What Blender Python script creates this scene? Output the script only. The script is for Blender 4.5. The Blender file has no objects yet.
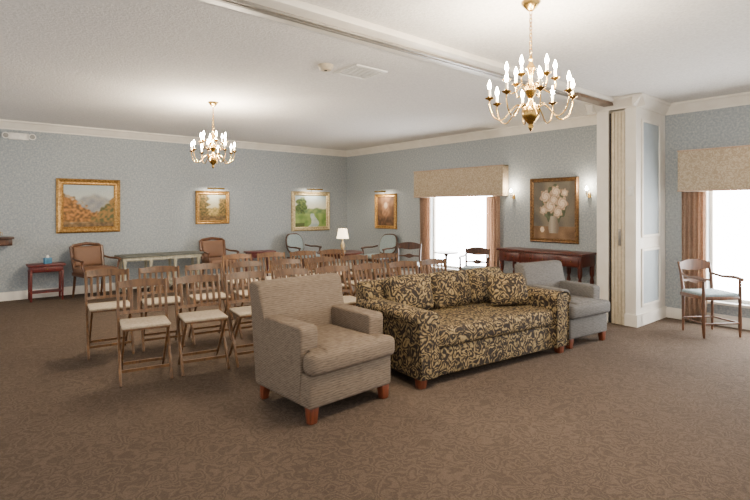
import bpy, bmesh, math, random
from mathutils import Vector, Matrix, noise, Euler
random.seed(4)
D=bpy.data
COL=bpy.context.scene.collection

def S(r,g,b,a=1.0):
    def f(c):
        c/=255.0
        return c/12.92 if c<=0.04045 else ((c+0.055)/1.055)**2.4
    return (f(r),f(g),f(b),a)

# ------------------------------------------------------------ materials
class NT:
    def __init__(s,name):
        s.m=D.materials.new(name); s.m.use_nodes=True
        s.t=s.m.node_tree; s.b=s.t.nodes['Principled BSDF']
    def n(s,typ,**kw):
        x=s.t.nodes.new(typ)
        for k,v in kw.items(): setattr(x,k,v)
        return x
    def l(s,a,b): s.t.links.new(a,b)
    def math(s,op,a,b=None,clamp=False):
        x=s.t.nodes.new('ShaderNodeMath'); x.operation=op; x.use_clamp=clamp
        for i,v in enumerate((a,b)):
            if v is None: continue
            if isinstance(v,(int,float)): x.inputs[i].default_value=v
            else: s.l(v,x.inputs[i])
        return x.outputs[0]
    def ramp(s,fac,stops):
        x=s.t.nodes.new('ShaderNodeValToRGB')
        e=x.color_ramp.elements
        while len(e)<len(stops): e.new(0.5)
        for i,(p,c) in enumerate(stops):
            e[i].position=p; e[i].color=c
        s.l(fac,x.inputs[0]); return x.outputs[0]
    def coord(s,scale=(1,1,1),rot=(0,0,0)):
        tc=s.t.nodes.new('ShaderNodeTexCoord'); mp=s.t.nodes.new('ShaderNodeMapping')
        mp.inputs['Scale'].default_value=scale; mp.inputs['Rotation'].default_value=rot
        s.l(tc.outputs['Object'],mp.inputs[0]); return mp.outputs[0]
    def bump(s,h,strength=.3,dist=.01):
        x=s.t.nodes.new('ShaderNodeBump'); x.inputs['Strength'].default_value=strength
        x.inputs['Distance'].default_value=dist
        s.l(h,x.inputs['Height']); s.l(x.outputs[0],s.b.inputs['Normal'])
    def set(s,rough=.6,metal=0,spec=.5):
        s.b.inputs['Roughness'].default_value=rough; s.b.inputs['Metallic'].default_value=metal
        s.b.inputs['Specular IOR Level'].default_value=spec
    def noise(s,vec,scale,detail=3):
        x=s.n('ShaderNodeTexNoise'); x.inputs['Scale'].default_value=scale; x.inputs['Detail'].default_value=detail
        s.l(vec,x.inputs['Vector']); return x.outputs['Fac']

def plain(name,c1,c2=None,rough=.6,metal=0,scale=20,bump=0.1,spec=.5):
    m=NT(name); m.set(rough,metal,spec)
    if c2 is None: c2=tuple(x*.85 for x in c1[:3])+(1,)
    v=m.coord(); f=m.noise(v,scale)
    m.l(m.ramp(f,[(.35,c2),(.65,c1)]),m.b.inputs['Base Color'])
    if bump: m.bump(f,bump,.003)
    return m.m
def wood(name,c1,c2,rough=.35,scale=(30,30,4)):
    m=NT(name); m.set(rough)
    v=m.coord(scale); f=m.noise(v,1.5,5)
    m.l(m.ramp(f,[(.3,c2),(.7,c1)]),m.b.inputs['Base Color']); m.bump(f,.08,.002)
    return m.m
def emit(name,c,strength):
    m=NT(name); m.b.inputs['Base Color'].default_value=c
    v=m.coord(); f=m.noise(v,3)
    m.l(m.ramp(f,[(0,c),(1,tuple(min(1,x*1.03) for x in c[:3])+(1,))]),m.b.inputs['Emission Color'])
    m.b.inputs['Emission Strength'].default_value=strength
    return m.m

def mat_wallpaper():
    m=NT('wallpaper_blue_damask'); m.set(.75,0,.25)
    tc=m.n('ShaderNodeTexCoord'); sp=m.n('ShaderNodeSeparateXYZ'); m.l(tc.outputs['Object'],sp.inputs[0])
    s=m.math('ADD',sp.outputs[0],sp.outputs[1]); z=sp.outputs[2]
    a=m.math('SINE',m.math('MULTIPLY',s,2*math.pi/.085)); b=m.math('COSINE',m.math('MULTIPLY',z,2*math.pi/.13))
    p=m.math('MULTIPLY',m.math('MULTIPLY',a,b),.10)
    nz=m.noise(tc.outputs['Object'],42,4)
    p=m.math('ADD',p,m.math('MULTIPLY',m.math('SUBTRACT',nz,.5),3.2))
    p=m.math('ADD',m.math('MULTIPLY',p,.5),.5,True)
    m.l(m.ramp(p,[(.15,S(137,145,150)),(.5,S(152,159,162)),(.85,S(172,176,177))]),m.b.inputs['Base Color'])
    return m.m
def mat_carpet():
    m=NT('carpet_brown_scroll'); m.set(.95,0,.1)
    v=m.coord()
    nz=m.n('ShaderNodeTexNoise'); nz.inputs['Scale'].default_value=9; nz.inputs['Detail'].default_value=2; m.l(v,nz.inputs['Vector'])
    mix=m.n('ShaderNodeVectorMath',operation='MULTIPLY_ADD'); m.l(nz.outputs['Color'],mix.inputs[0]); mix.inputs[1].default_value=(.2,.2,0); m.l(v,mix.inputs[2])
    vo=m.n('ShaderNodeTexVoronoi',feature='F1'); vo.inputs['Scale'].default_value=11; m.l(mix.outputs[0],vo.inputs['Vector'])
    r=m.math('SINE',m.math('MULTIPLY',vo.outputs['Distance'],22))
    f=m.math('ADD',m.math('MULTIPLY',r,.13),.5)
    fine=m.noise(v,130,2)
    big=m.noise(v,.8,2)
    f=m.math('ADD',f,m.math('MULTIPLY',m.math('SUBTRACT',fine,.5),.8))
    f=m.math('ADD',f,m.math('MULTIPLY',m.math('SUBTRACT',big,.5),.25),True)
    m.l(m.ramp(f,[(.1,S(66,56,48)),(.5,S(85,73,63)),(.9,S(107,94,82))]),m.b.inputs['Base Color'])
    m.bump(f,.4,.006)
    return m.m
def mat_floral(name,dark,gold,scale=9.0,contrast=.45,lo=.15,hi=.55,fn=.5):
    m=NT(name); m.set(.85,0,.2)
    v=m.coord()
    nz=m.n('ShaderNodeTexNoise'); nz.inputs['Scale'].default_value=scale*1.1; nz.inputs['Detail'].default_value=1.5; m.l(v,nz.inputs['Vector'])
    mix=m.n('ShaderNodeVectorMath',operation='MULTIPLY_ADD'); m.l(nz.outputs['Color'],mix.inputs[0]); k=1.3/scale; mix.inputs[1].default_value=(k,k,k); m.l(v,mix.inputs[2])
    vo=m.n('ShaderNodeTexVoronoi',feature='F1'); vo.inputs['Scale'].default_value=scale; m.l(mix.outputs[0],vo.inputs['Vector'])
    r=m.math('SINE',m.math('MULTIPLY',vo.outputs['Distance'],15))
    vo2=m.n('ShaderNodeTexVoronoi',feature='DISTANCE_TO_EDGE'); vo2.inputs['Scale'].default_value=scale*2.6; m.l(mix.outputs[0],vo2.inputs['Vector'])
    e=m.math('MULTIPLY',vo2.outputs['Distance'],2.6)
    f=m.math('ADD',m.math('MULTIPLY',r,contrast*.7),e)
    fine=m.noise(v,180,1)
    f=m.math('ADD',f,m.math('MULTIPLY',m.math('SUBTRACT',fine,.5),fn),True)
    mid=tuple((a+b)/2 for a,b in zip(dark,gold))
    m.l(m.ramp(f,[(lo,dark),((lo+hi)/2,mid),(hi,gold)]),m.b.inputs['Base Color'])
    m.bump(fine,.2,.003)
    return m.m
def mat_damask(name,dark,gold):
    # curling tendrils (distorted rings + noise contour lines) with fine leaf cells
    m=NT(name); m.set(.85,0,.2)
    v=m.coord()
    nz=m.n('ShaderNodeTexNoise'); nz.inputs['Scale'].default_value=9; nz.inputs['Detail'].default_value=1; m.l(v,nz.inputs['Vector'])
    mix=m.n('ShaderNodeVectorMath',operation='MULTIPLY_ADD'); m.l(nz.outputs['Color'],mix.inputs[0]); mix.inputs[1].default_value=(.13,.13,.13); m.l(v,mix.inputs[2])
    vo=m.n('ShaderNodeTexVoronoi',feature='F1'); vo.inputs['Scale'].default_value=9.5; m.l(mix.outputs[0],vo.inputs['Vector'])
    ring=m.math('ADD',m.math('MULTIPLY',m.math('SINE',m.math('MULTIPLY',vo.outputs['Distance'],30)),.5),.5)
    vo2=m.n('ShaderNodeTexVoronoi',feature='F1'); vo2.inputs['Scale'].default_value=34; m.l(mix.outputs[0],vo2.inputs['Vector'])
    leaf=m.math('MULTIPLY',m.math('SUBTRACT',.65,vo2.outputs['Distance']),1.6)
    f=m.math('ADD',m.math('MULTIPLY',ring,.46),m.math('MULTIPLY',leaf,.52))
    fine=m.noise(v,170,1)
    f=m.math('ADD',f,m.math('MULTIPLY',m.math('SUBTRACT',fine,.5),.3),True)
    mid=tuple(a*.5+b*.5 for a,b in zip(dark,gold))
    m.l(m.ramp(f,[(.26,dark),(.46,mid),(.66,gold)]),m.b.inputs['Base Color'])
    m.bump(fine,.2,.003)
    return m.m
def mat_stripe(name,c1,c2):
    m=NT(name); m.set(.9,0,.15)
    w=m.n('ShaderNodeTexWave',wave_type='BANDS',bands_direction='Z'); w.inputs['Scale'].default_value=22; w.inputs['Distortion'].default_value=4
    w.inputs['Detail'].default_value=2; w.inputs['Detail Scale'].default_value=.5; m.l(m.coord((1,1,1),(math.radians(32),0,0)),w.inputs['Vector'])
    fine=m.noise(m.coord((18,18,110),(math.radians(25),0,0)),1.6,3)
    f=m.math('ADD',m.math('MULTIPLY',w.outputs['Fac'],.2),m.math('MULTIPLY',fine,.8),True)
    m.l(m.ramp(f,[(.25,c2),(.78,c1)]),m.b.inputs['Base Color']); m.bump(fine,.12,.002)
    return m.m
def mat_ceiling():
    m=NT('ceiling_textured_plaster'); m.set(.9,0,.1)
    v=m.coord(); f=m.noise(v,55,4)
    m.l(m.ramp(f,[(.3,S(210,207,203)),(.7,S(230,227,223))]),m.b.inputs['Base Color']); m.bump(f,.5,.012)
    return m.m
def mat_vcol(name):
    m=NT(name); m.set(.6,0,.25)
    a=m.n('ShaderNodeAttribute',attribute_name='paint'); f=m.noise(m.coord(),60,3)
    mx=m.n('ShaderNodeMix',data_type='RGBA',blend_type='MULTIPLY'); mx.inputs[0].default_value=.5
    m.l(a.outputs['Color'],mx.inputs[6]); m.l(m.ramp(f,[(.3,(.6,.6,.6,1)),(.7,(1,1,1,1))]),mx.inputs[7])
    m.l(mx.outputs[2],m.b.inputs['Base Color']); m.bump(f,.2,.002)
    return m.m

WALLP=mat_wallpaper(); CARPET=mat_carpet(); CEIL=mat_ceiling()
TRIM=plain('painted_trim_white',S(226,220,209),S(218,211,199),.45,scale=6,bump=.02)
PANELBLUE=plain('panel_blue_paint',S(160,169,173),S(154,163,168),.6,scale=8,bump=.03)
CREAM=plain('partition_cream_vinyl',S(204,190,162),S(188,174,148),.5,scale=30)
FLORAL=mat_damask('sofa_floral_tapestry',S(50,44,40),S(158,136,96))
TAN=mat_stripe('armchair_taupe_streak',S(138,123,107),S(92,80,69))
GREY=mat_stripe('armchair_grey_weave',S(120,117,114),S(82,79,76))
WLEG=wood('leg_cherry_wood',S(122,62,38),S(86,42,25))
WALNUT=wood('folding_chair_walnut',S(126,91,58),S(80,56,36))
SEATC=plain('seat_cushion_cream',S(188,174,152),S(164,148,126),.85,scale=45)
MAHOG=wood('mahogany_wood',S(96,44,32),S(54,24,18),.3)
REDW=wood('red_painted_wood',S(106,36,30),S(72,22,20),.4)
DARKW=wood('dark_walnut_wood',S(84,54,38),S(48,30,23),.35)
CHERRY=wood('cherry_chair_wood',S(104,68,44),S(68,43,28),.35)
LEATH=plain('armchair_brown_upholstery',S(114,82,60),S(106,76,55),.6,scale=8)
BLUEF=plain('blue_grey_upholstery',S(146,160,162),S(124,138,142),.85,scale=60)
SAGE=wood('sage_painted_wood',S(184,178,156),S(154,150,130),.5)
STONE=plain('console_top_stone',S(100,102,94),S(78,82,76),.65,scale=12)
BRASS=plain('aged_brass',S(204,168,98),S(178,142,74),.25,1.0,scale=8,bump=.02)
GOLD=plain('gilt_frame',S(188,146,82),S(132,96,46),.4,.6,scale=40,bump=.4)
SILG=plain('silver_gilt_frame',S(204,186,144),S(156,136,96),.4,.5,scale=40,bump=.4)
GOLDD=plain('dark_gilt_frame',S(130,96,56),S(86,60,34),.45,.4,scale=40,bump=.4)
CANDLE=plain('candle_sleeve_ivory',S(240,232,210),None,.5)
BULB=emit('lit_bulb',(1,.86,.62,1),240)
SHADEM=emit('lit_lamp_shade',(1,.80,.48,1),4.5)
WGLOW=emit('daylight_window_pane',(1,.99,.98,1),26)
VALM=mat_floral('valance_beige_print',S(160,143,120),S(184,169,146),13,.35)
CURT=plain('curtain_rose_tan',S(192,164,142),S(170,143,122),.85,scale=50)
METAL=plain('track_metal',S(150,146,140),None,.4,.6)
BROWNT=plain('track_brown',S(104,84,66),None,.5)
WHITEP=plain('white_plastic',S(232,230,224),None,.4,bump=0)
GREYP=plain('grey_plastic',S(150,148,142),None,.4,bump=0)
DARK=plain('dark_slot',S(44,38,34),None,.8)
PAINT=mat_vcol('oil_paint_canvas')
BLUEB=plain('blue_box_card',S(70,128,160),None,.5)
CERAM=plain('lamp_base_ceramic',S(190,170,130),S(150,128,88),.25)

# ------------------------------------------------------------ mesh builder
class MB:
    def __init__(s): s.bm=bmesh.new()
    def merge(s,t,mi=0):
        for f in t.faces: f.material_index=mi
        bmesh.ops.recalc_face_normals(t,faces=t.faces)
        me=D.meshes.new('tmp'); t.to_mesh(me); t.free(); s.bm.from_mesh(me); D.meshes.remove(me)
    def box(s,c,z,bev=0,seg=2,rot=None,mi=0):
        t=bmesh.new(); bmesh.ops.create_cube(t,size=1)
        bmesh.ops.scale(t,vec=z,verts=t.verts)
        if bev: bmesh.ops.bevel(t,geom=t.edges[:],offset=bev,segments=seg,profile=.5,affect='EDGES')
        M=Matrix.Translation(c)
        if rot: M=M@Euler([math.radians(a) for a in rot]).to_matrix().to_4x4()
        t.transform(M); s.merge(t,mi); return s
    def bb(s,x0,x1,y0,y1,z0,z1,bev=0,seg=2,mi=0):
        return s.box(((x0+x1)/2,(y0+y1)/2,(z0+z1)/2),(abs(x1-x0),abs(y1-y0),abs(z1-z0)),bev,seg,None,mi)
    def bar(s,p0,p1,w,d,bev=0.004,taper=1):
        p0=Vector(p0);p1=Vector(p1);z=(p1-p0);L=z.length;z.normalize()
        x=Vector((1,0,0)) if abs(z.x)<.9 else Vector((0,1,0))
        y=z.cross(x).normalized(); x=y.cross(z).normalized()
        t=bmesh.new(); bmesh.ops.create_cube(t,size=1); bmesh.ops.scale(t,vec=(w,d,L),verts=t.verts)
        for v in t.verts:
            if v.co.z>0: v.co.x*=taper; v.co.y*=taper
        if bev: bmesh.ops.bevel(t,geom=t.edges[:],offset=bev,segments=2,profile=.5,affect='EDGES')
        R=Matrix((x,y,z)).transposed().to_4x4()
        t.transform(Matrix.Translation((p0+p1)/2)@R); s.merge(t); return s
    def tube(s,pts,r,n=8,mi=0):
        t=bmesh.new(); pts=[Vector(p) for p in pts]; rings=[]
        up=Vector((0.13,0.21,1)).normalized()
        for i,p in enumerate(pts):
            a=pts[max(0,i-1)]; b=pts[min(len(pts)-1,i+1)]; d=(b-a).normalized()
            if abs(d.dot(up))>.97: up=Vector((1,.1,0)).normalized()
            x=(up-d*up.dot(d)).normalized(); y=d.cross(x)
            rr=r[i] if isinstance(r,(list,tuple)) else r
            rings.append([t.verts.new(p+(x*math.cos(k*2*math.pi/n)+y*math.sin(k*2*math.pi/n))*rr) for k in range(n)])
            up=x
        for i in range(len(rings)-1):
            for k in range(n): t.faces.new((rings[i][k],rings[i][(k+1)%n],rings[i+1][(k+1)%n],rings[i+1][k]))
        t.faces.new(rings[0][::-1]); t.faces.new(rings[-1])
        s.merge(t,mi); return s
    def cyl(s,p0,p1,r0,r1=None,n=14,mi=0): return s.tube([p0,p1],[r0,r0 if r1 is None else r1],n,mi)
    def lathe(s,prof,c=(0,0,0),n=20,mi=0):
        t=bmesh.new(); rings=[]
        for r,z in prof:
            rings.append([t.verts.new((c[0]+r*math.cos(k*2*math.pi/n),c[1]+r*math.sin(k*2*math.pi/n),c[2]+z)) for k in range(n)])
        for i in range(len(rings)-1):
            for k in range(n): t.faces.new((rings[i][k],rings[i][(k+1)%n],rings[i+1][(k+1)%n],rings[i+1][k]))
        t.faces.new(rings[0][::-1]); t.faces.new(rings[-1])
        s.merge(t,mi); return s
    def prism(s,poly,axis,a0,a1,bev=0,seg=2,mi=0):
        t=bmesh.new()
        def mk(a,p,q): return {'x':(a,p,q),'y':(p,a,q),'z':(p,q,a)}[axis]
        A=[t.verts.new(mk(a0,p,q)) for p,q in poly]; B=[t.verts.new(mk(a1,p,q)) for p,q in poly]
        n=len(poly)
        for i in range(n): t.faces.new((A[i],A[(i+1)%n],B[(i+1)%n],B[i]))
        t.faces.new(A[::-1]); t.faces.new(B)
        if bev: bmesh.ops.bevel(t,geom=t.edges[:],offset=bev,segments=seg,profile=.5,affect='EDGES')
        s.merge(t,mi); return s
    def cushion(s,c,z,r=.05,bulge=(0,0,.02),rot=None,n=12,mi=0):
        t=bmesh.new(); bmesh.ops.create_cube(t,size=2)
        bmesh.ops.subdivide_edges(t,edges=t.edges[:],cuts=n,use_grid_fill=True)
        h=Vector((z[0]/2,z[1]/2,z[2]/2)); r=min(r,*h)
        for v in t.verts:
            u=v.co.copy()
            for i in range(3): u[i]=math.sin(u[i]*math.pi/2) if abs(u[i])<1 else u[i]
            p=Vector((u[0]*h[0],u[1]*h[1],u[2]*h[2]))
            q=Vector([max(-h[i]+r,min(h[i]-r,p[i])) for i in range(3)])
            d=p-q
            if d.length>1e-6: p=q+d.normalized()*r
            w=[1-u[i]**2 for i in range(3)]
            p.x+=bulge[0]*w[1]*w[2]*u[0]; p.y+=bulge[1]*w[0]*w[2]*u[1]; p.z+=bulge[2]*w[0]*w[1]*u[2]
            v.co=p
        M=Matrix.Translation(c)
        if rot: M=M@Euler([math.radians(a) for a in rot]).to_matrix().to_4x4()
        t.transform(M); s.merge(t,mi); return s
    def obj(s,name,mats,parent=None,label=None,ang=38):
        for f in s.bm.faces: f.smooth=True
        for e in s.bm.edges:
            if len(e.link_faces)==2:
                if e.calc_face_angle(0)>math.radians(ang): e.smooth=False
        me=D.meshes.new(name); s.bm.to_mesh(me); s.bm.free()
        for m in (mats if isinstance(mats,(list,tuple)) else [mats]): me.materials.append(m)
        o=D.objects.new(name,me); COL.objects.link(o)
        if parent: o.parent=parent
        if label: o['label']=label
        return o

def thing(name,label,cat,loc,rz=0,group=None,scale=None):
    e=D.objects.new(name,None); e.empty_display_size=.1; COL.objects.link(e)
    e.location=loc; e.rotation_euler=(0,0,math.radians(rz)); e['label']=label; e['category']=cat
    if group: e['group']=group
    if scale: e.scale=scale
    return e
def dup(root,loc,rz,label=None):
    n=root.copy(); COL.objects.link(n); n.location=loc; n.rotation_euler=(0,0,math.radians(rz))
    if label: n['label']=label
    def rec(a,b):
        for ch in list(a.children):
            k=ch.copy(); COL.objects.link(k); k.parent=b; rec(ch,k)
    rec(root,n); return n
def cp(o,parent,loc=(0,0,0),rz=0):
    k=o.copy(); COL.objects.link(k); k.parent=parent; k.location=loc; k.rotation_euler=(0,0,rz); return k
def struct(o): o['kind']='structure'; return o
def light(name,loc,energy,rad,col=(1,.83,.63),parent=None):
    l=D.lights.new(name,'POINT'); l.energy=energy; l.shadow_soft_size=rad; l.color=col
    o=D.objects.new(name,l); COL.objects.link(o); o.location=loc
    if parent: o.parent=parent
    return o

# ------------------------------------------------------------ room
XR=7.0; YL=9.36; HC=2.72; X0=-2.2; Y0=-1.8
struct(MB().bb(X0,XR+.2,Y0,YL+.2,-.1,0).obj('floor',CARPET))
struct(MB().bb(X0,XR+.2,Y0,YL+.2,HC,HC+.1).obj('ceiling',CEIL))
struct(MB().bb(X0,XR,YL,YL+.2,0,HC).obj('wall_left',WALLP))
w=MB()
W1=(5.22,6.68); W2=(.45,2.06); WZ=(.28,2.02)
w.bb(XR,XR+.2,W1[1],YL+.2,0,HC); w.bb(XR,XR+.2,W2[1],W1[0],0,HC); w.bb(XR,XR+.2,Y0,W2[0],0,HC)
for a in (W1,W2):
    w.bb(XR,XR+.2,a[0],a[1],0,WZ[0]); w.bb(XR,XR+.2,a[0],a[1],WZ[1],HC)
struct(w.obj('wall_right',WALLP))
for i,a in enumerate((W1,W2)):
    m=MB(); y0,y1=a; z0,z1=WZ
    m.bb(XR+.12,XR+.13,y0+.02,y1-.02,z0+.02,z1-.02,mi=1)
    for ya,yb in ((y0,y0+.035),(y1-.035,y1)): m.bb(XR+.08,XR+.16,ya,yb,z0,z1)
    m.bb(XR+.08,XR+.16,y0,y1,z0,z0+.04); m.bb(XR+.08,XR+.16,y0,y1,z1-.04,z1)
    m.bb(XR-.02,XR,y0-.08,y0,z0-.08,z1+.08); m.bb(XR-.02,XR,y1,y1+.08,z0-.08,z1+.08); m.bb(XR-.05,XR+.1,y0-.1,y1+.1,z0-.03,z0)
    struct(m.obj('window_%d'%(i+1),[TRIM,WGLOW]))
CR=[(0,-.13),(.018,-.13),(.022,-.112),(.05,-.085),(.085,-.035),(.105,-.028),(.112,-.02),(.112,-.001),(0,-.001)]
PX0,PY0,PY1=6.13,2.53,3.0
struct(MB().prism([(YL-a,HC+b) for a,b in CR],'x',X0,XR).obj('trim_1',TRIM,ang=25))
struct(MB().prism([(XR-a,HC+b) for a,b in CR],'y',PY1,YL).prism([(XR-a,HC+b) for a,b in CR],'y',Y0,PY0).obj('trim_2',TRIM,ang=25))
BS=[(0,0),(.02,0),(.02,.10),(.012,.115),(.01,.13),(0,.13)]
struct(MB().prism([(YL-a,b) for a,b in BS],'x',X0,XR).obj('baseboard_left',TRIM))
struct(MB().prism([(XR-a,b) for a,b in BS],'y',PY1,YL).prism([(XR-a,b) for a,b in BS],'y',Y0,PY0).obj('baseboard_right',TRIM))
m=MB()
PA,PB=.145,.125
m.bb(PX0+.14,XR,PY0,PY1,0,HC)
m.bb(PX0,PX0+.14,PY1-PA,PY1,0,HC); m.bb(PX0,PX0+.14,PY0,PY0+PB,0,HC)
m.bb(PX0,PX0+.14,PY0,PY1,2.60,HC)
m.bb(PX0-.02,PX0+.12,PY0-.02,PY0+PB,0,.14); m.bb(PX0-.02,PX0+.12,PY1-PA,PY1+.02,0,.14); m.bb(PX0+.1,XR,PY0-.02,PY0,0,.14)
struct(m.obj('wall_partition_pocket',TRIM))
m=MB()
m.prism([(PX0-a,HC+b) for a,b in CR],'y',PY0-.11,PY1+.11)
m.prism([(PY0-a,HC+b) for a,b in CR],'x',PX0-.11,XR); m.prism([(PY1+a,HC+b) for a,b in CR],'x',PX0-.11,XR)
struct(m.obj('trim_3',TRIM,ang=25))
def wall_panel(x0,x1,z0,z1,name):
    m=MB(); y=PY0
    m.bb(x0,x1,y-.004,y,z0,z1,mi=1)
    t=.035
    m.bb(x0-t,x0,y-.018,y,z0-t,z1+t,.006); m.bb(x1,x1+t,y-.018,y,z0-t,z1+t,.006)
    m.bb(x0,x1,y-.018,y,z0-t,z0,.006); m.bb(x0,x1,y-.018,y,z1,z1+t,.006)
    struct(m.obj(name,[TRIM,PANELBLUE]))
wall_panel(6.30,6.78,1.08,2.43,'trim_4'); wall_panel(6.30,6.78,.25,.88,'trim_5')
m=MB(); ty0,ty1=2.74,3.04; tc=(ty0+ty1)/2
m.bb(X0,PX0-.11,ty0,ty1,HC-.05,HC+.0,.006)
m.bb(X0,PX0-.12,tc-.035,tc-.012,HC-.07,HC-.049,mi=1); m.bb(X0,PX0-.12,tc+.012,tc+.035,HC-.07,HC-.049,mi=1)
m.bb(PX0-.9,PX0-.0,tc-.12,tc+.0,HC-.085,HC-.05,.004,mi=2)
struct(m.obj('trim_6',[TRIM,METAL,BROWNT]))
e=thing('folding_partition','cream accordion partition folded into its white pocket with a metal pull','partition',(PX0+.07,2.745,0.0))
m=MB()
for k in range(4):
    y=-.065+k*.039
    m.bb(-.085,.05,y-.021,y+.014,0,2.56,.004)
m.bb(0,.05,-.088,.07,0,2.55)
m.obj('panel',CREAM,e)
MB().bb(-.05,.05,.072,.108,0,2.56).obj('gap_shade_strip',DARK,e,'dark strip standing in for the shaded gap')  # shade of the open gap beside the panels, put in as a dark-coloured strip
MB().bb(-.10,-.085,-.05,-.02,.95,1.15,.003).bb(-.115,-.095,-.042,-.028,.98,1.12,.003).obj('handle',METAL,e,'metal pull handle')
e=thing('light_switch','small white wall switch plate on the white pilaster','switch',(PX0,PY0+.06,1.6),-90)
MB().box((0,-.004,0),(.07,.008,.11),.002).obj('plate',WHITEP,e); MB().box((0,-.012,0),(.02,.012,.04),.002).obj('toggle',WHITEP,e)

def curtain(name,label,y0,y1,z1=1.595,x=XR-.085,amp=.02,waves=5):
    m=MB(); t=bmesh.new(); N=60; R=12; V=[]
    for j in range(R+1):
        z=.01+(z1-.01)*j/R; row=[]
        for i in range(N+1):
            u=i/N
            y=y0+(y1-y0)*u
            row.append(t.verts.new((x+amp*math.sin(u*waves*2*math.pi)+.004*math.sin(u*23+z*3),y,z)))
        V.append(row)
    for j in range(R):
        for i in range(N): t.faces.new((V[j][i],V[j][i+1],V[j+1][i+1],V[j+1][i]))
    bmesh.ops.solidify(t,geom=t.faces[:],thickness=.004)
    m.merge(t); o=m.obj(name,CURT,ang=80); o['label']=label; o['category']='curtain'; return o
curtain('curtain','rose-tan pleated drape at the window edge',W1[1]+.20,W1[1]-.08)
curtain('curtain','rose-tan pleated drape beside the lit window',W1[0]-.20,W1[0]+.08)
curtain('curtain','rose-tan pleated drape behind the wooden armchair',W2[1]+.25,W2[1]-.02)
def valance(y0,y1,label):
    yc=(y0+y1)/2; h=(y1-y0)/2
    e=thing('window_valance',label,'valance',(XR,yc,1.60),-90,'upholstered window valances')
    MB().bb(-h,h,-.17,-.14,0,.51,.012,3).bb(-h,-h+.03,-.15,-.01,0,.51,.008).bb(h-.03,h,-.15,-.01,0,.51,.008).bb(-h,h,-.15,-.01,.48,.51,.006).obj('fabric_board',VALM,e)
    MB().tube([(-h,-.172,.01),(h,-.172,.01)],.009,8).tube([(-h,-.172,.5),(h,-.172,.5)],.009,8).obj('welting',CURT,e)
valance(4.9,6.97,'beige printed box valance over the window'); valance(.2,2.33,'beige printed box valance over the window near the partition')

e=thing('smoke_detector','round beige smoke detector on the ceiling','smoke detector',(2.62,3.83,HC))
MB().lathe([(.02,-.05),(.05,-.048),(.06,-.035),(.07,-.012),(.07,0)]).obj('housing',CREAM,e)
MB().lathe([(.004,-.056),(.014,-.054),(.016,-.045)],n=12).obj('sensor_cap',DARK,e)
e=thing('air_vent','white square slotted air vent in the ceiling','vent',(3.0,3.80,HC))
m=MB(); m.bb(-.19,.19,-.19,-.16,-.015,0,.003).bb(-.19,.19,.16,.19,-.015,0,.003).bb(-.19,-.16,-.16,.16,-.015,0,.003).bb(.16,.19,-.16,.16,-.015,0,.003)
m.obj('frame',WHITEP,e)
m=MB()
for k in range(8): m.box((0,-.14+k*.04,-.008),(.32,.034,.004),0,rot=(25,0,0))
m.obj('louvre',WHITEP,e)
e=thing('emergency_light','white emergency light box with two lamp heads high on the wall','emergency light',(.74,YL,2.44))
MB().bb(-.13,.13,-.06,0,0,.10,.008).obj('housing',WHITEP,e)
for sx in (-.165,.165):
    h=MB().cyl((sx*.75,-.03,.05),(sx,-.05,.05),.012).tube([(sx,-.02,.05),(sx,-.07,.05),(sx,-.095,.05)],[.025,.045,.048],16).obj('lamp_head',WHITEP,e)
    MB().cyl((sx,-.094,.05),(sx,-.10,.05),.036,.034).obj('lens',GREYP,h,'grey round lens')

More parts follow.
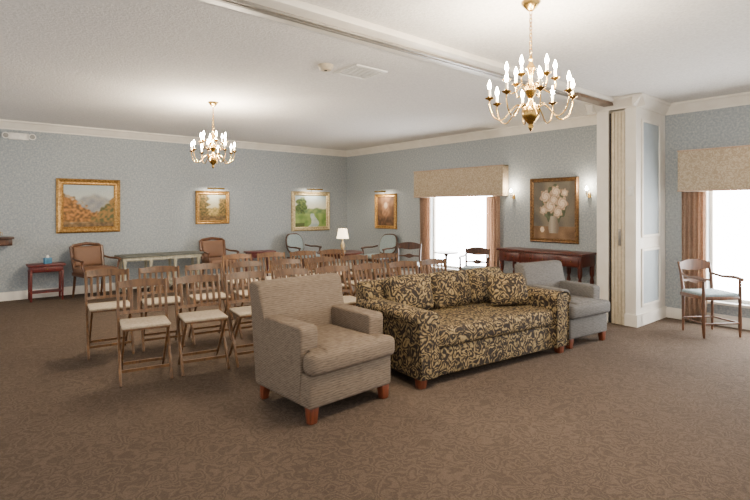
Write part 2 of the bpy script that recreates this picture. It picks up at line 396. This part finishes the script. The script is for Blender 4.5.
# ------------------------------------------------------------ chandelier
def chandelier(loc,label,rz,en):
    e=thing('chandelier',label,'chandelier',loc,rz,'brass candle chandeliers')
    MB().lathe([(.008,-.06),(.02,-.055),(.045,-.03),(.06,-.008),(.06,0)]).obj('canopy',BRASS,e)
    m=MB(); z=-.06; k=0
    while z>-.36:
        pts=[]
        for a in range(13):
            th=a*2*math.pi/12; p=(.009*math.cos(th),0,z-.014+.016*math.sin(th)) if k%2 else (0,.009*math.cos(th),z-.014+.016*math.sin(th)); pts.append(p)
        m.tube(pts,.0028,5); z-=.024; k+=1
    m.obj('chain',BRASS,e)
    MB().lathe([(.004,-.35),(.014,-.37),(.008,-.385),(.022,-.41),(.032,-.43),(.02,-.455),(.011,-.48),(.014,-.52),(.026,-.545),(.038,-.57),(.026,-.60),(.013,-.62),(.02,-.645),(.044,-.67),(.058,-.70),(.054,-.735),(.032,-.765),(.014,-.785),(.018,-.80),(.012,-.815),(.003,-.83)],n=24).obj('column',BRASS,e)
    def arm(pts,n,r0,ztop,off):
        P=[]
        q=[Vector(p) for p in pts]; q=[q[0]]+q+[q[-1]]
        for i in range(1,len(q)-2):
            for s_ in range(5):
                t=s_/5; a,b,c,d=q[i-1:i+3]
                P.append(.5*((2*b)+(c-a)*t+(2*a-5*b+4*c-d)*t*t+(3*b-a-3*c+d)*t**3))
        P.append(q[-1])
        m=MB(); m.tube(P,.0042,7)
        m.lathe([(.005,-.012),(.010,-.006),(.028,.004),(.030,.008),(.012,.008),(.011,.02)],(r0,0,ztop),14)
        base=m.obj('arm',BRASS,e)
        c=MB().lathe([(.009,0),(.009,.045),(.005,.047)],(r0,0,ztop+.018),10).obj('candle_sleeve',CANDLE,e)
        b=MB().lathe([(.005,0),(.011,.010),(.013,.022),(.009,.038),(.004,.052),(.0008,.062)],(r0,0,ztop+.063),10).obj('bulb',BULB,e)
        for k in range(n):
            rr=2*math.pi*k/n+off
            if k==0:
                for o in (base,c,b): o.rotation_euler=(0,0,rr)
            else:
                for o in (base,c,b): cp(o,e,rz=rr)
    arm([(.04,0,-.69),(.08,0,-.66),(.12,0,-.69),(.18,0,-.755),(.235,0,-.73),(.26,0,-.66),(.26,0,-.63)],8,.26,-.62,0)
    arm([(.02,0,-.56),(.05,0,-.53),(.09,0,-.57),(.13,0,-.585),(.15,0,-.54),(.15,0,-.51)],6,.15,-.50,.2)
    for k in range(4):
        a=k*math.pi/2+.3
        light('chandelier_light',(.2*math.cos(a),.2*math.sin(a),-.47),en,.02,parent=e)
chandelier((2.46,6.07,HC),'brass candle chandelier hanging over the rows of folding chairs',10,50)
chandelier((2.82,1.81,HC),'large polished brass candle chandelier with lit bulbs',0,38)

# ------------------------------------------------------------ club armchair
def club_armchair(loc,rz,fab,label,scale=None):
    e=thing('club_armchair',label,'armchair',loc,rz,scale=scale)
    W=.335
    MB().bb(-W+.006,W-.006,-.33,.32,.105,.325,.02,3).obj('base',fab,e)
    t=MB(); T=[(-.215,.22),(-.215,-.245),(-W-.005,-.245),(-W-.005,-.375),(W+.005,-.375),(W+.005,-.245),(.215,-.245),(.215,.22)]
    t.prism(T,'z',.325,.475,.045,4); t.cushion((0,-.05,.455),(.42,.55,.07),.03,(0,0,.014)); t.obj('seat_cushion',fab,e)
    B=[(.16,.30),(.20,.60),(.255,.845),(.285,.874),(.38,.872),(.398,.84),(.37,.55),(.335,.11),(.25,.11),(.2,.3)]
    m=MB(); m.prism(B,'x',-W+.004,W-.004,.022,4)
    for v in m.bm.verts:
        if v.co.z>.55: v.co.x*=1+.05*(v.co.z-.55)/.3
    m.obj('backrest',fab,e)
    for sx in (-1,1):
        A=[(-.235,.30),(-.245,.60),(-.225,.63),(.20,.635),(.26,.30),(.26,.12),(-.235,.12)]
        m=MB(); x0,x1=sorted((sx*.208,sx*W)); m.prism(A,'x',x0,x1,.018,4); m.obj('arm',fab,e)
    for sx in (-1,1):
        MB().bar((sx*.285,-.285,.112),(sx*.289,-.290,0),.066,.066,.006,.75).obj('leg',WLEG,e,'tapered cherry wood leg')
        MB().bar((sx*.285,.27,.125),(sx*.287,.285,0),.058,.058,.006,.78).obj('leg',WLEG,e,'tapered cherry wood leg')
    return e
club_armchair((2.08,3.07,0),3,TAN,'taupe woven club armchair with tapered cherry wood legs',(1.12,1.04,.98))
club_armchair((5.0,2.82,0),-6,GREY,'grey woven club armchair beside the floral sofa',(.98,.96,.91))

# ------------------------------------------------------------ sofa
RZ=-6; ang=math.radians(RZ); dx=Vector((math.cos(ang),math.sin(ang),0)); dy=Vector((-math.sin(ang),math.cos(ang),0))
SO=Vector((2.69,2.69,0))+dx*.935+dy*.485
e=thing('sofa','floral tapestry sofa in charcoal and gold with low wooden feet','sofa',SO,RZ)
HW=.93
MB().bb(-HW+.03,HW-.03,-.45,.44,.065,.29,.02,3).obj('base',FLORAL,e)
for sx in (-1,1):
    P=[(.735,.075),(.735,.50),(.722,.535),(.732,.57),(.77,.592),(.83,.60),(.89,.592),(.93,.57),(.943,.54),(.935,.505),(.915,.48),(.91,.075)]
    P=[(sx*a,b) for a,b in P]
    MB().prism(P,'y',-.485,.40,.014,3).obj('arm',FLORAL,e)
    MB().tube([(sx*a,-.487,b) for a,b in P],.007,6).obj('arm_piping',FLORAL,e)
MB().prism([(.20,.25),(.27,.60),(.33,.71),(.37,.735),(.44,.73),(.47,.69),(.47,.08),(.25,.08)],'x',-HW+.02,HW-.02,.02,3).obj('back_frame',FLORAL,e)
MB().cushion((0,-.125,.362),(1.46,.69,.155),.045,(0,.008,.012),n=16).obj('seat_cushion',FLORAL,e)
for k in range(3):
    x=(k-1)*.486
    MB().cushion((x,.215,.605),(.485,.18,.34),.065,(.002,.028,.010),rot=(-13,0,0)).obj('back_cushion',FLORAL,e)
for sx in (-1,1):
    for y in (-.42,.40): MB().bar((sx*.86,y,.075),(sx*.86,y,0),.075,.075,.006,.8).obj('foot',WLEG,e,'short cherry wood foot')
PL=SO+dx*.49+dy*(-.10); PL.z=.452
e=thing('throw_pillow','floral throw pillow leaning on the sofa arm','pillow',PL,-26)
MB().cushion((0,0,.155),(.40,.12,.31),.055,(0,.035,0),rot=(-24,0,0)).obj('pillow_body',FLORAL,e)
m=MB(); R=Matrix.Rotation(math.radians(-24),4,'X')
c=[(-.19,0,-.145),(.19,0,-.145),(.19,0,.145),(-.19,0,.145),(-.19,0,-.145)]
m.tube([tuple((R@Vector(p))+Vector((0,0,.155))) for p in c],.012,6); m.obj('piping',FLORAL,e)

# ------------------------------------------------------------ folding chairs
def folding_chair(loc,rz,label):
    e=thing('folding_chair',label,'chair',loc,rz,'wooden folding chairs in rows')
    x=.188
    for sx in (-1,1):
        m=MB(); m.bar((sx*x,.215,.775),(sx*x,.135,.47),.022,.030); m.bar((sx*x,.137,.478),(sx*x,-.185,0),.022,.030)
        m.obj('leg',WALNUT,e,'long folding leg running up into the back post')
        MB().bar((sx*(x-.026),-.185,.44),(sx*(x-.026),.19,0),.018,.026).obj('leg',WALNUT,e)
    m=MB()
    yz=lambda z:.135+(z-.47)*.262
    f=lambda q:.02*(1-(q/x)**2)
    def slat(z,h,th=.016,arch=0):
        y=yz(z); n=10
        for i in range(n):
            a=-x+2*x*i/n; b=-x+2*x*(i+1)/n; c_=(a+b)/2; g=arch*(1-(c_/x)**2)
            m.box((c_,y+f(c_),z+g/2),(b-a+.004,th,h+g),0,rot=(-15,0,math.degrees(math.atan2(f(b)-f(a),b-a))))
    slat(.742,.05,arch=.018); slat(.515,.026)
    for xx in (-.14,-.084,-.028,.028,.084,.14):
        off=f(xx)
        m.bar((xx,yz(.51)+off,.51),(xx,yz(.74)+off,.74),.024,.010,.002)
    m.obj('backrest',WALNUT,e)
    MB().bb(-.174,.174,-.205,.15,.432,.452,.006).obj('seat',WALNUT,e)
    MB().cushion((0,-.033,.457),(.36,.35,.022),.010,(0,0,.004),n=8).obj('seat_cushion',SEATC,e,'beige upholstered seat pad')
    MB().bar((-x,-.118,.10),(x,-.118,.10),.016,.022,0).obj('stretcher',WALNUT,e)
    MB().bar((-x+.03,.105,.10),(x-.03,.105,.10),.016,.022,0).obj('stretcher',WALNUT,e)
    return e
rows=[((1.21,4.42),8,.460,-8),((1.14,5.38),8,.475,-8),((2.85,6.10),4,.475,-8)]
proto=None
lab=['slat-back wooden folding chair with beige seat pad in the front row','slat-back wooden folding chair with beige seat pad in the middle row','slat-back wooden folding chair with beige seat pad in the rear row']
for ri,(st,n,pitch,rz) in enumerate(rows):
    a=math.radians(rz)
    for k in range(n):
        jx=random.uniform(-.01,.01); jr=random.uniform(-2.5,2.5)
        loc=(st[0]+math.cos(a)*pitch*k+jx,st[1]+math.sin(a)*pitch*k,0)
        if proto is None: proto=folding_chair(loc,rz+jr,lab[ri])
        else: dup(proto,loc,rz+jr,lab[ri])

# ------------------------------------------------------------ wall armchairs
def wall_armchair(loc,rz,label,wd,fab,style,H=.82):
    e=thing('armchair',label,'armchair',loc,rz)
    for sx in (-1,1):
        MB().tube([(sx*.24,-.24,.38),(sx*.235,-.245,.2),(sx*.23,-.25,.0)],[.026,.02,.013],10).obj('leg',wd,e)
        MB().tube([(sx*.21,.22,.40),(sx*.21,.25,.2),(sx*.21,.30,.0)],[.022,.02,.015],10).obj('leg',wd,e)
        MB().tube([(sx*.235,-.20,.40),(sx*.265,-.17,.50),(sx*.275,-.19,.585)],[.015,.014,.016],8).tube([(sx*.275,-.22,.59),(sx*.28,-.10,.605),(sx*.26,.10,.60),(sx*.235,.235,.62)],[.02,.018,.016,.016],8).obj('arm',wd,e)
    MB().bb(-.255,.255,-.26,.24,.345,.40,.01).obj('seat_rail',wd,e)
    MB().cushion((0,-.01,.43),(.49,.48,.085),.035,(0,0,.02)).obj('seat_cushion',fab,e)
    lean=.16
    def pt(x,z): return (x,.225+(z-.4)*lean/.45*.8,z)
    if style=='oval':
        def sq(v,p): return math.copysign(abs(v)**p,v)
        pts=[pt(.215*sq(math.cos(a),.6),(.64+(H-.64)*sq(math.sin(a),.8)) if math.sin(a)>0 else .64+.17*sq(math.sin(a),.6)) for a in [k*2*math.pi/32 for k in range(33)]]
        m=MB(); m.tube(pts,.015,8); m.bar(pt(-.16,.40),pt(-.17,.52),.03,.03); m.bar(pt(.16,.40),pt(.17,.52),.03,.03)
        m.obj('backrest_frame',wd,e)
        m=MB(); t=bmesh.new(); pp=[Vector(p)*1 for p in pts[:-1]]; c=sum(pp,Vector())/len(pp)
        f1=[t.verts.new(c+(p-c)*.95+Vector((0,-.024,0))) for p in pp]; f2=[t.verts.new(c+(p-c)*.95+Vector((0,.024,0))) for p in pp]
        t.faces.new(f1); t.faces.new(f2[::-1])
        for i in range(len(pp)): t.faces.new((f1[i],f2[i],f2[(i+1)%len(pp)],f1[(i+1)%len(pp)]))
        m.merge(t); m.obj('back_pad',fab,e)
    else:
        m=MB()
        pts=[pt(-.21,.38),pt(-.225,.6),pt(-.23,H-.04),pt(-.19,H-.015),pt(0,H+.01),pt(.19,H-.015),pt(.23,H-.04),pt(.225,.6),pt(.21,.38)]
        m.tube(pts,.026,8); m.bar(pt(-.21,.47),pt(.21,.47),.03,.025); m.obj('backrest_frame',wd,e)
        MB().cushion(pt(0,(H+.45)/2),(.41,.06,H-.50),.028,(0,.02,0),rot=(-16,0,0)).obj('back_pad',fab,e)
    return e
wall_armchair((1.68,8.80,0),12,'brown upholstered wooden armchair beside the red side table',CHERRY,LEATH,'square')
wall_armchair((3.70,8.85,0),0,'brown upholstered wooden armchair beyond the console table',CHERRY,LEATH,'square')
wall_armchair((5.48,8.80,0),8,'blue rounded-back wooden armchair under the green landscape painting',DARKW,BLUEF,'oval',.86)
wall_armchair((6.50,7.62,0),-80,'blue rounded-back wooden armchair against the wall near the window',DARKW,BLUEF,'oval',.86)

def slat_chair(loc,rz,label,arms=True,H=.84,wd=CHERRY,scale=None):
    e=thing('open_back_chair',label,'chair',loc,rz,scale=scale)
    for sx in (-1,1):
        MB().tube([(sx*.225,-.2,.62 if arms else .44),(sx*.225,-.2,.45),(sx*.225,-.2,.3),(sx*.225,-.2,.12),(sx*.222,-.205,0)],[.014,.02,.017,.02,.012],10).obj('leg',wd,e)
        MB().tube([(sx*.19,.18,0),(sx*.19,.18,.44),(sx*.195,.21,.65),(sx*.20,.25,H)],[.013,.019,.017,.014],10).obj('leg',wd,e)
        if arms: MB().tube([(sx*.23,-.23,.625),(sx*.235,-.12,.64),(sx*.215,.06,.63),(sx*.195,.205,.65)],[.02,.019,.015,.014],8).obj('arm',wd,e)
    def rail(z,h,crest=0,low=0,medal=0):
        m=MB(); y=.18+(z-.44)*.175; n=16; t=bmesh.new(); A=[]
        for i in range(n+1):
            u=-1+2*i/n; x=.2*u; yy=y+.03*(1-u*u); g=medal*math.exp(-(u/.28)**2)
            zt=z+h/2+crest*(1-u*u)+g; zb=z-h/2-low*math.cos(u*math.pi)*.5-low*.5-g
            A.append([t.verts.new(p) for p in ((x,yy-.009,zb),(x,yy-.009,zt),(x,yy+.009,zt),(x,yy+.009,zb))])
        for i in range(n):
            for k in range(4): t.faces.new((A[i][k],A[i][(k+1)%4],A[i+1][(k+1)%4],A[i+1][k]))
        t.faces.new(A[0]); t.faces.new(A[-1][::-1]); m.merge(t); m.obj('back_slat',wd,e)
    rail(H-.045,.075,.035,.02); rail(H-.21,.024,.0,.0,.028)
    MB().bb(-.23,.23,-.215,.19,.405,.445,.01).obj('seat_rail',wd,e)
    MB().cushion((0,-.015,.455),(.43,.39,.04),.018,(0,0,.01),n=8).obj('seat_cushion',BLUEF,e,'pale blue seat pad')
    m=MB(); m.cyl((-.225,-.2,.15),(.225,-.2,.15),.01).cyl((-.19,.18,.15),(.19,.18,.15),.01)
    for sx in (-1,1): m.cyl((sx*.225,-.2,.15),(sx*.19,.18,.15),.01)
    m.obj('stretcher',wd,e)
slat_chair((6.44,1.88,0),-34,'brown wooden open-back armchair with pale blue seat by the window',True,.78,CHERRY,(.95,.92,1))
slat_chair((5.86,6.15,0),-55,'dark wooden open-back chair by the bright window',False,.78,DARKW)
slat_chair((6.28,5.02,0),-60,'dark wooden open-back chair beside a small pedestal table',True,.74,DARKW,(.92,.92,1))

# ------------------------------------------------------------ tables
def side_table(loc,label,H=.55,w=.24,d=.17):
    e=thing('side_table',label,'table',loc)
    MB().bb(-w,w,-d,d,H-.03,H,.006).obj('tabletop',REDW,e)
    MB().bb(-w+.03,w-.03,-d+.03,d-.03,H-.12,H-.03,.003).obj('apron',REDW,e)
    d1=MB().bb(-w+.06,w-.06,-d+.018,-d+.03,H-.11,H-.04,.003).obj('drawer',REDW,e)
    MB().lathe([(.004,-.0),(.012,.006),(.008,.015)],(0,-d+.008,H-.08),10).obj('knob',BRASS,d1,'brass knob')
    for sx in (-1,1):
        for sy in (-1,1): MB().bar((sx*(w-.04),sy*(d-.04),H-.1),(sx*(w-.04),sy*(d-.04),0),.035,.035,.003,.75).obj('leg',REDW,e)
    MB().bb(-w+.04,w-.04,-d+.04,d-.04,.12,.135).obj('lower_shelf',REDW,e)
side_table((1.06,9.10,0),'dark red painted side table against the wallpapered wall')
side_table((4.62,9.05,0),'dark red side table behind the folding chairs',.55,.27)
e=thing('tissue_box','small blue box standing on the red side table','box',(1.08,9.08,.55),15)
MB().box((0,0,.045),(.10,.07,.09),.006).obj('box_body',BLUEB,e); MB().cushion((0,0,.10),(.04,.02,.03),.008,n=4).obj('tissue',WHITEP,e)
e=thing('console_table','pale green console table with stone top against the wall','table',(2.70,8.95,0))
L=.68; H=.62
MB().bb(-L,L,-.2,.2,H-.03,H,.008).obj('tabletop',STONE,e)
MB().bb(-L+.05,L-.05,-.17,.17,H-.09,H-.03,.004).obj('apron',SAGE,e)
m=MB(); m.bb(-L+.08,L-.08,-.173,-.168,H-.075,H-.045)
for k in range(12): m.bb(-L+.1+k*.105,-L+.17+k*.105,-.178,-.17,H-.08,H-.04,.003)
m.obj('fretwork',SAGE,e)
for x in (-L+.08,-.2,.2,L-.08):
    for sy in (-.14,.14):
        MB().lathe([(.014,0),(.026,.03),(.016,.06),(.02,.3),(.026,H-.14),(.034,H-.11),(.034,H-.08)],(x,sy,0),10).obj('leg',SAGE,e)
MB().bb(-L+.08,L-.08,-.14,.14,.10,.12,.004).obj('lower_shelf',SAGE,e)
e=thing('round_table','dark mahogany round table carrying a small lit lamp','table',(5.55,7.65,0))
TH=.575
MB().lathe([(.38,TH-.03),(.43,TH-.025),(.44,TH-.012),(.43,TH)],n=36).obj('tabletop',MAHOG,e)
MB().lathe([(.33,TH-.10),(.34,TH-.03)],n=36).obj('apron',MAHOG,e)
for k in range(4):
    a=k*math.pi/2+.6; c,s_=math.cos(a),math.sin(a)
    MB().tube([(.29*c,.29*s_,TH-.05),(.30*c,.30*s_,.3),(.27*c,.27*s_,.1),(.32*c,.32*s_,0)],[.025,.018,.014,.02],10).obj('leg',MAHOG,e)
e=thing('table_lamp','small table lamp with a glowing cream shade','lamp',(5.62,7.65,TH))
MB().lathe([(.06,0),(.06,.015),(.02,.025),(.035,.06),(.045,.11),(.03,.16),(.012,.19),(.01,.24)]).obj('lamp_base',CERAM,e)
MB().cyl((0,0,.23),(0,0,.44),.004).lathe([(.01,0),(.008,.02)],(0,0,.43),8).obj('stem',BRASS,e)
MB().lathe([(.115,.25),(.08,.43)],n=24).obj('lamp_shade',SHADEM,e)
light('table_lamp_light',(0,0,.52),9,.03,(1,.78,.5),parent=e)
e=thing('pedestal_table','small round dark pedestal table before the window','table',(6.22,5.58,0))
MB().lathe([(.17,.65),(.20,.655),(.20,.67)],n=28).obj('tabletop',DARKW,e)
MB().lathe([(.03,.12),(.02,.2),(.028,.3),(.015,.4),(.02,.6),(.05,.65)],n=14).obj('pedestal',DARKW,e)
for k in range(3):
    a=k*2*math.pi/3; c,s_=math.cos(a),math.sin(a)
    MB().tube([(.01*c,.01*s_,.17),(.09*c,.09*s_,.14),(.16*c,.16*s_,.03),(.2*c,.2*s_,.012)],[.02,.016,.013,.012],8).obj('foot',DARKW,e)
e=thing('sideboard','dark mahogany console sideboard on open turned legs under the flower painting','sideboard',(6.735,4.09,0),-90)
L=.70; H=.77
MB().bb(-L,L,-.23,.22,H-.03,H,.007).obj('tabletop',MAHOG,e)
MB().bb(-L+.03,L-.03,-.20,.20,H-.19,H-.03,.004).obj('body',MAHOG,e)
def drawer(x0,x1,z0,z1):
    d=MB().bb(x0,x1,-.212,-.2,z0,z1,.004).obj('drawer',MAHOG,e)
    for q in (.3,.7):
        x=x0+(x1-x0)*q; MB().lathe([(.006,0),(.013,.008),(.005,.016)],(x,-.222,(z0+z1)/2-.008),10).obj('knob',BRASS,d,'brass knob')
drawer(-L+.06,-L+.40,H-.175,H-.05); drawer(L-.40,L-.06,H-.175,H-.05); drawer(-.26,.26,H-.175,H-.05)
for x in (-L+.06,-.29,.29,L-.06):
    for y in (-.17,.17):
        MB().lathe([(.014,0),(.022,.03),(.014,.06),(.022,.22),(.030,.36),(.018,.42),(.030,.45),(.032,.50),(.032,H-.18)],(x,y,0),12).obj('leg',MAHOG,e)
MB().bb(-L+.05,L-.05,-.18,.18,.10,.125,.004).obj('lower_shelf',MAHOG,e)
e=thing('wall_shelf','small dark wooden wall shelf holding a cup','shelf',(.52,YL,.84))
MB().bb(-.18,.15,-.24,0,.10,.13,.004).bb(-.16,.13,-.20,0,0,.10,.004).obj('shelf_body',DARKW,e)
MB().bb(-.10,.08,-.205,-.2,.02,.085).obj('front_panel',CHERRY,e)
e=thing('cup','small cream cup standing on the wall shelf','cup',(.48,YL-.1,.97))
MB().lathe([(.02,0),(.035,.05),(.037,.08),(.032,.08),(.03,.05),(.018,.01)],n=16).obj('cup_body',CERAM,e)
MB().tube([(.034,0,.065),(.055,0,.06),(.055,0,.03),(.03,0,.025)],.005,6).obj('handle',CERAM,e)

# ------------------------------------------------------------ paintings
def nz(u,v,s,k=0): return noise.noise(Vector((u*s,v*s,k*7.3)))
def mixc(a,b,t):
    t=max(0,min(1,t)); return tuple(a[i]*(1-t)+b[i]*t for i in range(3))
def soft(x,w): return max(0,min(1,.5+x/w))
def P_autumn(u,v):
    c=mixc((230,218,186),(176,188,190),v)
    ridge=.60+.17*math.exp(-((u-.6)/.28)**2)+.05*nz(u,0,9)
    c=mixc(c,mixc((164,162,152),(136,138,142),nz(u,v,8)+.5),soft(ridge-v,.08))
    c=mixc(c,mixc((176,178,166),(208,192,160),nz(u*.4,v,14)+.5),soft(.32-v,.06))
    t=.30+(.62+.12*nz(u,1,7)-u*.95)*.8
    k=soft(t-v+.12*nz(u,v,12),.08)*soft(v-.10,.06)
    c=mixc(c,mixc((196,132,70),(112,84,50),nz(u,v,16)*1.5+.5),k)
    k=soft(.25+(u-.62)*1.2+.12*nz(u,v,10,3)-v,.07)
    c=mixc(c,mixc((88,92,60),(156,118,66),nz(u,v,18,2)*1.4+.5),k)
    c=mixc(c,mixc((88,74,54),(140,112,76),nz(u,v,14,3)+.5),soft(.11-v+.05*nz(u,2,9),.05))
    return c
def P_small(u,v):
    c=mixc((220,194,138),(160,166,154),v*1.1)
    c=mixc(c,mixc((130,118,68),(186,156,92),nz(u,v,12)*1.3+.5),soft(.48+.08*nz(u,0,6)-v,.06))
    c=mixc(c,mixc((76,72,44),(132,106,60),nz(u,v,15)*1.4+.5),soft(.34+.14*nz(0,v,9)-u,.08))
    c=mixc(c,mixc((80,74,44),(138,110,62),nz(u,v,15)*1.4+.5),soft(u-.74-.10*nz(1,v,9),.08)*soft(.85-v,.1))
    c=mixc(c,mixc((84,70,46),(130,104,66),nz(u,v,12)+.5),soft(.18-v,.08))
    return c
def P_green(u,v):
    c=mixc((222,216,188),(160,180,188),(v-.5)*2)
    c=mixc(c,mixc((92,118,80),(138,156,96),nz(u,v,9)+.5),soft(.58+.06*nz(u,0,5)-v,.05))
    c=mixc(c,mixc((146,168,94),(104,134,70),nz(u,v,8,1)+.5),soft(.42-v,.04))
    r=.55+.3*math.sin(v*9)*(.45-v)
    if v<.42 and abs(u-r)<.05+.25*(.42-v): c=mixc((200,206,190),(162,180,176),nz(u,v,10)+.5)
    k=soft(1+.8*nz(u,v,9)-((u-.2)**2/.035+(v-.66)**2/.06),.5)
    c=mixc(c,mixc((60,80,48),(98,114,62),nz(u,v,18)*1.3+.5),k)
    if u<.3 and v<.12: c=(84,96,54)
    return c
def P_dark(u,v):
    c=mixc((136,102,74),(96,72,56),nz(u,v,5)+.5)
    c=mixc(c,mixc((168,128,98),(136,98,74),nz(u,v,10)+.5),soft(1+.5*nz(u,v,6)-((u-.5)**2/.05+(v-.55)**2/.08),.5))
    c=mixc(c,(198,172,144),soft(1-((u-.5)**2/.010+(v-.7)**2/.012),.8))
    c=mixc(c,mixc((80,62,50),(124,92,68),nz(u,v,9)+.4),soft(.3-v,.1))
    return c
FL=[(.30,.74,.13),(.55,.82,.12),(.70,.62,.13),(.42,.57,.13),(.60,.47,.11),(.25,.5,.09),(.76,.80,.08),(.5,.68,.1)]
def P_flower(u,v):
    c=mixc((134,122,104),(98,94,86),nz(u,v,4)+.5)
    if v<.22: c=mixc((140,112,84),(112,88,66),nz(u,v,6)+.5)
    if (u-.52)**2/.09+(v-.6)**2/.10<1+.5*nz(u,v,8): c=mixc((98,108,82),(72,78,60),nz(u,v,14)+.5)
    if abs(u-.5)<.10+.03*math.sin((v-.1)*14) and .1<v<.4: c=mixc((176,166,148),(116,104,92),abs(u-.46)*7)
    for i,(a,b,r) in enumerate(FL):
        d=math.hypot(u-a,(v-b)*1.2)/r; th=math.atan2(v-b,u-a)
        if d<1+.18*math.sin(th*6+i): c=mixc((240,222,196),(160,128,102),d*.8+.25*math.sin(d*14+th*3))
    if math.hypot(u-.22,v-.16)<.05: c=(224,200,170)
    return c
def painting(loc,rz,w,h,fn,label,fm,fw,lamp=True):
    e=thing('framed_painting',label,'painting',loc,rz)
    P=[(0,0),(0,-.03),(fw*.25,-.05),(fw*.55,-.035),(fw*.8,-.04),(fw,-.02),(fw,0)]
    m=MB(); t=bmesh.new(); hw,hh=w/2,h/2
    rings=[]
    for a,y in P:
        rings.append([t.verts.new((sx*(hw-a),y,sz*(hh-a))) for sx,sz in ((-1,-1),(1,-1),(1,1),(-1,1))])
    for i in range(len(rings)-1):
        for k in range(4): t.faces.new((rings[i][k],rings[i][(k+1)%4],rings[i+1][(k+1)%4],rings[i+1][k]))
    m.merge(t); m.obj('frame',fm,e,ang=20)
    t=bmesh.new(); NX,NZ=90,84; iw,ih=w-2*fw*.95,h-2*fw*.95; V=[]
    lay=t.verts.layers.float_color.new('paint')
    for j in range(NZ+1):
        row=[]
        for i in range(NX+1):
            u,v=i/NX,j/NZ; p=t.verts.new((-iw/2+iw*u,-.015,-ih/2+ih*v)); c=fn(u,v)
            p[lay]=S(*[max(0,min(255,q)) for q in c]); row.append(p)
        V.append(row)
    for j in range(NZ):
        for i in range(NX): t.faces.new((V[j][i],V[j][i+1],V[j+1][i+1],V[j+1][i]))
    me=D.meshes.new('canvas'); t.to_mesh(me); t.free(); me.materials.append(PAINT)
    o=D.objects.new('canvas',me); COL.objects.link(o); o.parent=e
    if lamp:
        L=min(.2,w*.25)
        MB().tube([(0,-.03,hh-.02),(0,-.05,hh+.05),(0,-.13,hh+.07),(0,-.17,hh+.05)],.006,8).tube([(-L,-.17,hh+.045),(L,-.17,hh+.045)],.017,12).obj('picture_light',BRASS,e,'brass picture light')
        ld=D.lights.new('picture_light_lamp','AREA'); ld.shape='RECTANGLE'; ld.size=2*L; ld.size_y=.02; ld.energy=6; ld.color=(1,.85,.66)
        lo=D.objects.new('picture_light_lamp',ld); COL.objects.link(lo); lo.parent=e; lo.location=(0,-.17,hh+.024); lo.rotation_euler=(math.radians(25),0,0)
painting((1.69,YL,1.435),0,.93,.88,P_autumn,'autumn mountain lake painting in a wide gilt frame',GOLD,.10,False)
painting((3.78,YL,1.41),0,.66,.63,P_small,'small golden landscape painting in a gilt frame',GOLD,.07)
painting((6.0,YL,1.33),0,.98,.86,P_green,'green river meadow painting in a pale silver-gilt frame',SILG,.09)
painting((XR,7.97,1.33),-90,.68,.74,P_dark,'warm brown figure painting in a dark gilt frame',GOLD,.07)
painting((XR,4.09,1.365),-90,.80,.99,P_flower,'white flower bouquet painting in a dark gilt frame',GOLDD,.06,False)

for y in (4.80,3.53):
    e=thing('wall_sconce','small brass candle sconce lit beside the flower painting','sconce',(XR,y,1.60),-90,'brass wall sconces')
    MB().lathe([(.025,0),(.022,.05),(.010,.08)],(0,-.012,-.05),12).tube([(0,-.02,-.02),(0,-.06,-.04),(0,-.09,-.02),(0,-.09,.0)],.005,8).lathe([(.01,0),(.024,.008),(.012,.012)],(0,-.09,0),12).obj('bracket',BRASS,e)
    MB().cyl((0,-.09,.01),(0,-.09,.05),.009).obj('candle_sleeve',CANDLE,e)
    MB().lathe([(.007,0),(.018,.02),(.013,.042),(.001,.066)],(0,-.09,.05),10).obj('bulb',BULB,e)
    light('sconce_light',(0,-.10,.15),8,.02,parent=e)

# ------------------------------------------------------------ world + camera
wd=D.worlds.new('world'); bpy.context.scene.world=wd; wd.use_nodes=True
bg=wd.node_tree.nodes['Background']; bg.inputs[0].default_value=(1.0,.97,.93,1); bg.inputs[1].default_value=1.7

cam=D.cameras.new('camera'); co=D.objects.new('camera',cam); COL.objects.link(co)
cam.sensor_width=36; cam.lens=24; cam.clip_start=.05
co.location=(0,0,1.4); co.rotation_euler=(math.radians(90),0,math.radians(-40))
cam.shift_y=-(250-208)/750
bpy.context.scene.camera=co
